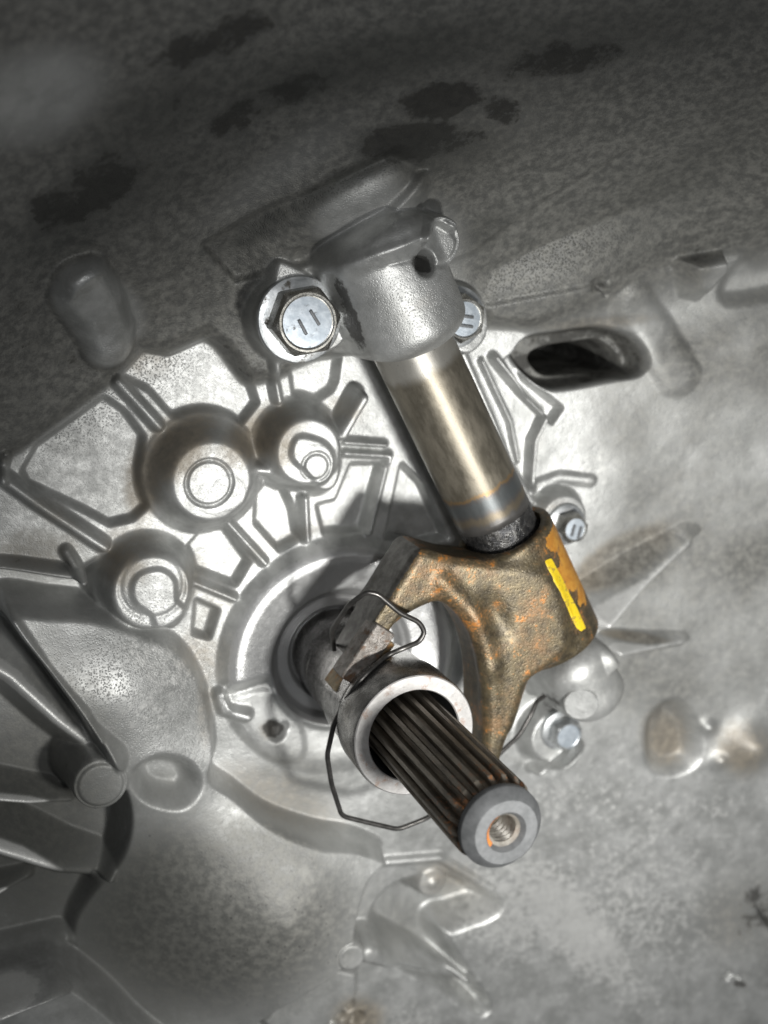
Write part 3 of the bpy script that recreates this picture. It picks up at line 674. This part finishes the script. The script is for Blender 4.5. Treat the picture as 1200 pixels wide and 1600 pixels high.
V, Fc = lathe([(.40, ZE + .02), (.505, ZE + .025), (.518, ZE + .04), (.518, ZE + .12), (.513, ZE + .13), (.405, ZE + .255), (.398, ZE + .26), (.255, ZE + .26), (.25, ZE + .255), (.205, ZE + .20)], 128)
cap = mesh_obj('end_collar', V, Fc, M['collar'], shaft, True, frame(SH, (0, 0, 1)))
prof = [(.206, ZE + .202)]
for i in range(6): prof += [(.172, ZE + .155 - i * .075), (.172, ZE + .145 - i * .075), (.203, ZE + .115 - i * .075), (.203, ZE + .105 - i * .075)]
prof += [(.16, ZE - .36), (.0005, ZE - .38)]
V, Fc = lathe(prof, 64); mesh_obj('threaded_hole', V, Fc, M['thread'], cap, False, frame(SH, (0, 0, 1)))
V, Fc = [], []                                  # rust on the left wall of the hole
for i, (rr, z) in enumerate(((.252, ZE + .266), (.228, ZE + .238), (.203, ZE + .206), (.188, ZE + .14))):
    for k in range(9):
        a = math.radians(110 + k * 13 + i * 4); V.append((rr * math.cos(a), rr * math.sin(a), z))
for i in range(3):
    for k in range(8): Fc.append((i * 9 + k, i * 9 + k + 1, i * 9 + k + 10, i * 9 + k + 9))
mesh_obj('rust_patch', V, Fc, M['rust'], cap, True, frame(SH, (0, 0, 1)))

# ------------------------------------------------------------------ guide sleeve
sl_ = root('guide_sleeve', (SHX, SHY, 0), 'hollow dark steel sleeve with a pale rim around the splined shaft', 'sleeve')
ZS = 3.2
V, Fc = lathe([(.70, -.28), (.70, .25), (.72, .27), (.72, .55), (.705, .57), (.705, .62), (.735, .64), (.735, 1.0), (.745, 1.5), (.745, 1.53), (.735, 1.55), (.735, 1.6), (.80, 1.62), (.83, 2.35), (.845, 2.42), (.87, 2.47), (.88, 2.52), (.885, ZS - .05), (.87, ZS)], 160)
mesh_obj('sleeve_body', V, Fc, M['sleeve'], sl_, True, frame(SH, (0, 0, 1)))
V, Fc = lathe([(.87, ZS), (.855, ZS + .012), (.67, ZS + .012), (.655, ZS - .005)], 160)
mesh_obj('rim', V, Fc, M['sleeveface'], sl_, True, frame(SH, (0, 0, 1)))
V, Fc = lathe([(.655, ZS - .005), (.645, ZS - .05), (.645, 1.0), (.5, .9)], 96)
mesh_obj('bore', V, Fc, M['sleevein'], sl_, True, frame(SH, (0, 0, 1)))

# ------------------------------------------------------------------ cross shaft
tube = root('release_shaft', tuple(T0), 'brownish steel release shaft running from the upper housing down into the rusty fork', 'shaft')
TF = frame(T0, TA, (0, 0, 1)); RT = .575
def tube_obj(name, prof, mat, parent, n=96, rough=0, cap=True):
    V, Fc = lathe(prof, n, False, cap); V = np.array(V)
    if rough: V[:, :2] *= (1 + rough * fbm(np.arctan2(V[:, 1], V[:, 0]) * 3, V[:, 2] * 8, 1., 5, 3))[:, None]
    me = bpy.data.meshes.new(name); me.from_pydata(V.tolist(), [], Fc); me.polygons.foreach_set('use_smooth', [True] * len(Fc)); me.materials.append(mat)
    o = bpy.data.objects.new(name, me); COL.objects.link(o); o.parent = parent
    m = TF.copy(); m[:3, 3] -= np.array(PW[parent.name]); o.matrix_local = Matrix(m.tolist()); PW[o.name] = PW[parent.name]; return o
zz = np.linspace(-.5, TLEN - .36, 40)
tube_obj('shaft_body', [(RT, z) for z in zz], M['tube'], tube)
tube_obj('oily_end', [(RT * .985 if z < TLEN - .05 else RT * .97, z) for z in np.linspace(TLEN - .36, TLEN + .25, 36)], M['tube_end'], tube, 128, .035)

# ------------------------------------------------------------------ release fork (one solid grown from a distance field)
def surface_nets(f, o, h):
    ins = f < 0; nx, ny, nz = f.shape
    c = [(i, j, k) for i in (0, 1) for j in (0, 1) for k in (0, 1)]
    S = {t: f[t[0]:nx - 1 + t[0], t[1]:ny - 1 + t[1], t[2]:nz - 1 + t[2]] for t in c}
    cnt = sum((S[t] < 0).astype(np.int8) for t in c); act = (cnt > 0) & (cnt < 8)
    I = np.argwhere(act); vid = -np.ones(act.shape, int); vid[act] = np.arange(len(I))
    acc = np.zeros((len(I), 3)); num = np.zeros(len(I))
    vals = {t: S[t][act] for t in c}
    for a in c:
        for ax in range(3):
            if a[ax] == 0:
                b = list(a); b[ax] = 1; b = tuple(b); va, vb = vals[a], vals[b]; cr_ = (va < 0) != (vb < 0)
                t = np.where(cr_, va / np.where(cr_, va - vb, 1), 0); p = np.array(a, float)[None] + t[:, None] * (np.array(b) - np.array(a))[None]
                acc[cr_] += p[cr_]; num[cr_] += 1
    V = o + h * (I + acc / num[:, None]); Fq = []
    for ax in range(3):
        u, v = (ax + 1) % 3, (ax + 2) % 3
        sa = [slice(None)] * 3; sb = [slice(None)] * 3; sa[ax] = slice(0, -1); sb[ax] = slice(1, None)
        A, B = ins[tuple(sa)], ins[tuple(sb)]; E = np.argwhere(A != B); flip = A[tuple(E.T)]
        ok = (E[:, u] > 0) & (E[:, v] > 0) & (E[:, u] < f.shape[u] - 1) & (E[:, v] < f.shape[v] - 1); E = E[ok]; flip = flip[ok]
        du = np.zeros(3, int); du[u] = 1; dv = np.zeros(3, int); dv[v] = 1
        qd = np.stack([vid[tuple((E - du - dv).T)], vid[tuple((E - dv).T)], vid[tuple(E.T)], vid[tuple((E - du).T)]], 1)
        qd[~flip] = qd[~flip][:, ::-1]; Fq.append(qd)
    return V, np.concatenate(Fq)
class G:                                          # sample points of the distance field
    def __init__(s, P): s.P = P
    def obox(s, a, b, hw, hz, r=.08, up=(0, 0, 1), ext=0, hw2=None, hz2=None):
        a = np.array(a, float); b = np.array(b, float); u = b - a; L = np.linalg.norm(u); u /= L
        z = np.array(up, float); z -= u * z.dot(u); z /= np.linalg.norm(z); v = np.cross(z, u)
        Q = s.P - (a + b) / 2; t = Q @ u; x = np.abs(t) - (L / 2 + ext - r); fr = np.clip(t / L + .5, 0, 1)
        y = np.abs(Q @ v) - (hw + ((hw2 or hw) - hw) * fr - r); w_ = np.abs(Q @ z) - (hz + ((hz2 or hz) - hz) * fr - r)
        return np.sqrt(np.maximum(x, 0) ** 2 + np.maximum(y, 0) ** 2 + np.maximum(w_, 0) ** 2) + np.minimum(np.maximum(np.maximum(x, y), w_), 0) - r
    def cyl(s, a, b, r0, e=.05):
        a = np.array(a, float); b = np.array(b, float); u = b - a; L = np.linalg.norm(u); u /= L
        Q = s.P - a; t = Q @ u; d = np.linalg.norm(Q - t[..., None] * u, axis=-1) - (r0 - e); x = np.abs(t - L / 2) - (L / 2 - e)
        return np.sqrt(np.maximum(d, 0) ** 2 + np.maximum(x, 0) ** 2) + np.minimum(np.maximum(d, x), 0) - e
    def cone(s, a, b, r0, r1):
        a = np.array(a, float); b = np.array(b, float); ab = b - a; t = np.clip(((s.P - a) @ ab) / ab.dot(ab), 0, 1)
        return np.linalg.norm(s.P - a - t[..., None] * ab, axis=-1) - (r0 + (r1 - r0) * t)
    def ell(s, c, r, m=None):
        Q = s.P - np.array(c)
        if m is not None: Q = Q @ m
        k = np.linalg.norm(Q / np.array(r), axis=-1); return (k - 1) * min(r)
def smin(a, b, k):
    h = np.clip(.5 + .5 * (b - a) / k, 0, 1); return b + (a - b) * h - k * h * (1 - h)
RS = .765
S0 = T0 + TA * (TLEN - .02); S1 = T0 + TA * (TLEN + 2.02)
AX = np.array([SHX, SHY, 0])
YOKE = curve(W([(770, 880), (715, 874), (664, 862), (640, 888), (606, 942), (588, 970), (598, 994), (612, 988), (640, 966), (668, 951), (692, 945), (718, 960), (740, 990), (754, 1030), (760, 1090), (757, 1170), (740, 1240), (772, 1240), (786, 1178), (808, 1116), (824, 1066), (856, 1040), (884, 1000), (860, 900)], 2.25), 4)
def fork_field(P):
    g = G(P)
    f = g.cyl(S0, S1, RS, .06)
    # forged yoke: arm to the left, tine running down beside the sleeve
    dxy = (sdpoly(P[:, 0, 0], P[:, 0, 1], YOKE)[:, None] if P.ndim == 3 else sdpoly(P[..., 0], P[..., 1], YOKE)) + .14; dz = np.abs(P[..., 2] - 1.82 - .10 * np.clip(P[..., 0] - 1.2, -1, 1)) - (.48 - .14)
    f = smin(f, np.hypot(np.maximum(dxy, 0), np.maximum(dz, 0)) + np.minimum(np.maximum(dxy, dz), 0) - .14, .22)
    f = smin(f, g.obox(at(600, 935, 1.85), at(545, 1025, 1.85), .15, .42, .04, hw2=.13, hz2=.36), .06)
    f = smin(f, g.cone(at(690, 908, 2.15), at(742, 962, 2.15), .10, .13), .16)
    f = smin(f, g.cone(at(742, 962, 2.15), at(764, 1040, 2.15), .13, .12), .16)
    f = smin(f, g.cone(at(764, 1040, 2.15), at(768, 1150, 2.05), .12, .08), .14)
    f = smin(f, g.cone(at(826, 1020, 2.0), at(792, 1130, 2.1), .12, .07), .16)
    f = -smin(-f, np.hypot(P[..., 0] - AX[0], P[..., 1] - AX[1]) - np.where(P[..., 2] < 2.42, .845, .93), .03)
    m = frame((0, 0, 0), TA, (0, 0, 1))[:3, :3]
    f = -smin(-f, g.ell(at(788, 972, 2.55), (.36, .24, .50), m), .12)
    # bore for the shaft, machined flat on the outer side
    f = np.maximum(f, -(g.cyl(S0 - TA * .2, S0 + TA * .5, RT + .035, .01)))
    return f
lo = np.array([at(500, 1240, 1)[0] - .2, at(700, 1260, 1.2)[1] - .2, .3]); hi = np.array([at(960, 900, 1)[0] + .3, at(800, 770, 1)[1] + .2, 2.75])
hh = .028; nn_ = np.ceil((hi - lo) / hh).astype(int)
ax_ = [lo[i] + hh * np.arange(nn_[i]) for i in range(3)]
fld = np.empty(nn_)
for i in range(nn_[0]):
    YY, ZZ = np.meshgrid(ax_[1], ax_[2], indexing='ij'); fld[i] = fork_field(np.stack([np.full_like(YY, ax_[0][i]), YY, ZZ], -1))
V, Fq = surface_nets(fld, lo, hh)
V[:, 2] += .0
fork = root('release_fork', tuple(S0), 'rusty forged release fork with a yellow paint stripe, clamped on the shaft end', 'fork')
fc_ = V[Fq].mean(1); fn = np.cross(V[Fq[:, 2]] - V[Fq[:, 0]], V[Fq[:, 3]] - V[Fq[:, 1]]); fn /= np.linalg.norm(fn, axis=1)[:, None] + 1e-9
if ((fc_ - S0) * fn).sum(1).mean() < 0: fn = -fn
ed = at(606, 942, 2.0) - at(660, 864, 2.0); od = np.array([-ed[1], ed[0], 0]); od /= np.linalg.norm(od)
if od.dot(at(560, 860, 2) - at(633, 903, 2)) < 0: od = -od
arm = (fn @ od > .72) & ((fc_ - at(668, 862, 2.0)) @ (ed / np.linalg.norm(ed)) > -.05) & ((fc_ - at(633, 903, 2.0)) @ od > -.45)
nf = hit_cyl(906, 880, T0, TA, RS) - T0; nf -= TA * nf.dot(TA); nf /= np.linalg.norm(nf)
tax = (fc_ - S0) @ TA; rn = fbm(tax, fc_ @ TP, 4.0, 77, 4)
rusty = (fn @ nf > .80 + .16 * rn) & (tax > .12) & (tax < 1.45 + .4 * rn) & ~arm & ((fc_ - S0) @ nf > .45)
def sub(sel):
    us, iv = np.unique(Fq[sel], return_inverse=True); return V[us], iv.reshape(-1, 4)
mesh_obj('fork_body', *sub(~arm & ~rusty), M['fork'], fork); mesh_obj('rust_face', *sub(rusty), M['orange'], fork); mesh_obj('machined_face', *sub(arm), M['arm'], fork)
def trace(px, py):
    d_ = ray(px, py); t = 14.0
    for _ in range(90):
        s = float(fork_field((CAM + d_ * t)[None, :])[0]); t += s * .7
        if abs(s) < 5e-4 or t > 24: break
    p = CAM + d_ * t; e = .01
    n_ = np.array([fork_field((p + np.eye(3)[i] * e)[None])[0] - fork_field((p - np.eye(3)[i] * e)[None])[0] for i in range(3)]); return p, n_ / np.linalg.norm(n_)
def skin(name, outline, mat, thick, parent, step=5):
    """a thin layer lying on the fork: outline given in the photograph, dropped on the surface"""
    O = np.array(outline, float); V, Fc = [], []; K = 6
    c = O.mean(0); n = len(O)
    for k in range(K + 1):
        for q_ in O:
            x, y = c + (q_ - c) * (k / K if k else .02); p, nr = trace(x, y); V.append(p + nr * (thick if k < K else -.01))
    for k in range(K):
        for i in range(n):
            i2 = (i + 1) % n; Fc.append((k * n + i, (k + 1) * n + i, (k + 1) * n + i2, k * n + i2))
    return mesh_obj(name, V, Fc, mat, parent)
def capsule_outline(a, b, r, n=28):
    a = np.array(a, float); b = np.array(b, float); th = math.atan2(b[1] - a[1], b[0] - a[0]); out = []
    for k in range(n):
        t = th - math.pi / 2 + math.pi * k / (n - 1); out.append(b + r * (1 + .10 * math.sin(5 * t)) * np.array([math.cos(t), math.sin(t)]))
    for s in (.75, .5, .25): out.append(a + (b - a) * s + r * np.array([math.cos(th + math.pi / 2), math.sin(th + math.pi / 2)]) * (1 + .1 * math.sin(9 * s)))
    for k in range(n):
        t = th + math.pi / 2 + math.pi * k / (n - 1); out.append(a + r * (1 + .10 * math.sin(4 * t)) * np.array([math.cos(t), math.sin(t)]))
    for s in (.25, .5, .75): out.append(a + (b - a) * s + r * np.array([math.cos(th - math.pi / 2), math.sin(th - math.pi / 2)]) * (1 + .1 * math.sin(11 * s)))
    return out
skin('paint_stripe', capsule_outline((857, 876), (910, 983), 7.0), M['yellow'], .012, fork)
def block(name, a, b, hw, hz, r, mat, parent):
    me = bpy.data.meshes.new(name); bm = bmesh.new(); bmesh.ops.create_cube(bm, size=1)
    u = np.array(b) - np.array(a); L = np.linalg.norm(u); m = frame((np.array(a) + np.array(b)) / 2, (0, 0, 1), u)
    for v in bm.verts: v.co = Vector((v.co.x * L, v.co.y * 2 * hw, v.co.z * 2 * hz))
    bmesh.ops.bevel(bm, geom=bm.edges[:], offset=r, segments=3, affect='EDGES', profile=.6)
    V = np.array([v.co[:] for v in bm.verts]); Fc = [[v.index for v in f.verts] for f in bm.faces]; bm.free(); bpy.data.meshes.remove(me)
    return mesh_obj(name, V, Fc, mat, parent, True, m)
pa, pb = at(598, 978, 2.2), at(538, 1058, 2.12)
block('contact_pad', pa, pb, .17, .20, .04, M['pad'], fork)
block('pad_foot', at(596, 990, 1.9), at(527, 1079, 1.86), .175, .24, .03, M['padrust'], fork)

# ------------------------------------------------------------------ wire clip
def onsl(px, py, r=.925): return hit_cyl(px, py, AX, np.array([0, 0, 1.]), r)
pts = [at(522, 1015, 1.5), at(518, 985, 1.75), at(545, 945, 2.2), at(572, 925, 2.45), at(590, 928, 2.48), at(625, 958, 2.5), at(655, 972, 2.5), at(664, 988, 2.5), at(655, 1003, 2.5), at(630, 1013, 2.55),
       onsl(605, 1024), onsl(580, 1046), onsl(560, 1066), at(540, 1095, 2.55), at(522, 1130, 2.4), at(511, 1180, 2.2), at(518, 1225, 2.05), at(534, 1275, 1.9), at(570, 1284, 1.9), at(622, 1296, 1.9), at(668, 1278, 1.9),
       at(730, 1230, 1.6), at(778, 1180, 1.45), at(812, 1148, 1.4), at(832, 1112, 1.35), at(838, 1096, 1.3), at(850, 1088, 1.2)]
clip = root('spring_clip', tuple(pts[3]), 'thin dark bent wire clip looped over the sleeve and the fork tip', 'clip')
V, Fc = sweep(round_path(pts, .10), .037, 12); mesh_obj('wire', V, Fc, M['wire'], clip)

# ------------------------------------------------------------------ bolts
def hexring(r, z, rot): return [(r * math.cos(rot + k * math.pi / 3), r * math.sin(rot + k * math.pi / 3), z) for k in range(6)]
def bolt(px, py, zseat, fr, hr, hgt, rot, label, marks=None, slant=0.):
    """px, py: centre of the hex top in the photograph"""
    c = at(px, py, zseat + hgt); base = np.array([c[0], c[1], zseat])
    b = root('hex_bolt', tuple(base), label, 'bolt', 'hex bolts in the casing'); fm = frame(base, (0, 0, 1))
    V, Fc = lathe([(fr * .98, -.05), (fr, -.03), (fr, .05), (fr * .97, .075), (hr * .98, .10), (hr * .8, .10)], 96, False, False)
    mesh_obj('washer_flange', V, Fc, M['zinc'], b, True, fm)
    rot = math.radians(rot); n = 72; V = []; Fc = []; ci = hr * .80       # hexagon that turns into a round chamfer at the top
    def hx(a, r): 
        s = (a - rot) % (math.pi / 3) - math.pi / 6; return r * math.cos(math.pi / 6) / math.cos(s)
    lv = [(1, 0, .06), (1, 0, hgt - .11), (.985, .0, hgt - .085), (.5, .97, hgt - .03), (0, 1, hgt - .012), (0, .93, hgt - .012), (0, .90, hgt - .035), (0, .86, hgt - .04)]
    for wx, cs, z in lv:
        for k in range(n):
            a = 2 * math.pi * k / n; r = wx * hx(a, hr) + (1 - wx) * ci * (cs if cs else 1); V.append((r * math.cos(a), r * math.sin(a), z))
    for i in range(len(lv) - 1):
        for k in range(n):
            k2 = (k + 1) % n; Fc.append((i * n + k, i * n + k2, (i + 1) * n + k2, (i + 1) * n + k))
    hd = mesh_obj('hex_head', V, Fc, M['zincdark'] if marks != 'plain' else M['zinc'], b, False, fm)
    V, Fc = lathe([(ci * .86, hgt - .04), (ci * .5, hgt - .034), (.001, hgt - .032)], 64, False, True)
    fc = mesh_obj('head_face', V, Fc, M['zincface'], b, True, fm)
    if marks and marks != 'plain':
        for (x0, y0, x1, y1) in marks:
            A = at(x0, y0, zseat + hgt - .02); B = at(x1, y1, zseat + hgt - .02); mm = block('grade_mark', A, B, .022, .016, .01, M['stamp'], fc)
    return b
bolt(482, 504, 1.15, .60, .50, .46, 8, 'largest zinc hex bolt, two slanting strokes on its head, left of the upper shaft housing', [(467, 500, 479, 523), (485, 485, 499, 508)])
bolt(728, 499, .80, .46, .36, .42, 25, 'bright hex bolt with two level strokes, right of the shaft where it leaves the housing', [(718, 493, 740, 496), (717, 508, 739, 511)])
bolt(901, 828, .50, .34, .25, .40, 10, 'small hex bolt with two upright strokes half behind the rusty fork socket', [(893, 838, 898, 820), (903, 842, 908, 823)])
bolt(890, 1152, .40, .36, .29, .36, 20, 'plain bright hex bolt without strokes below the lower shaft housing', 'plain')
# pin mark on the end of the lower housing
c, cn = hit_h(908, 1098)
V, Fc = lathe([(.27, -.3), (.27, .02), (.255, .035), (.001, .03)], 48, False, True)
mesh_obj('pin_mark', V, Fc, M['pinmark'] if 'pinmark' in M else M['cast'], OBJ.get(il, casing), True, frame(c + cn * .02, cn + np.array([-.15, .1, .5])))
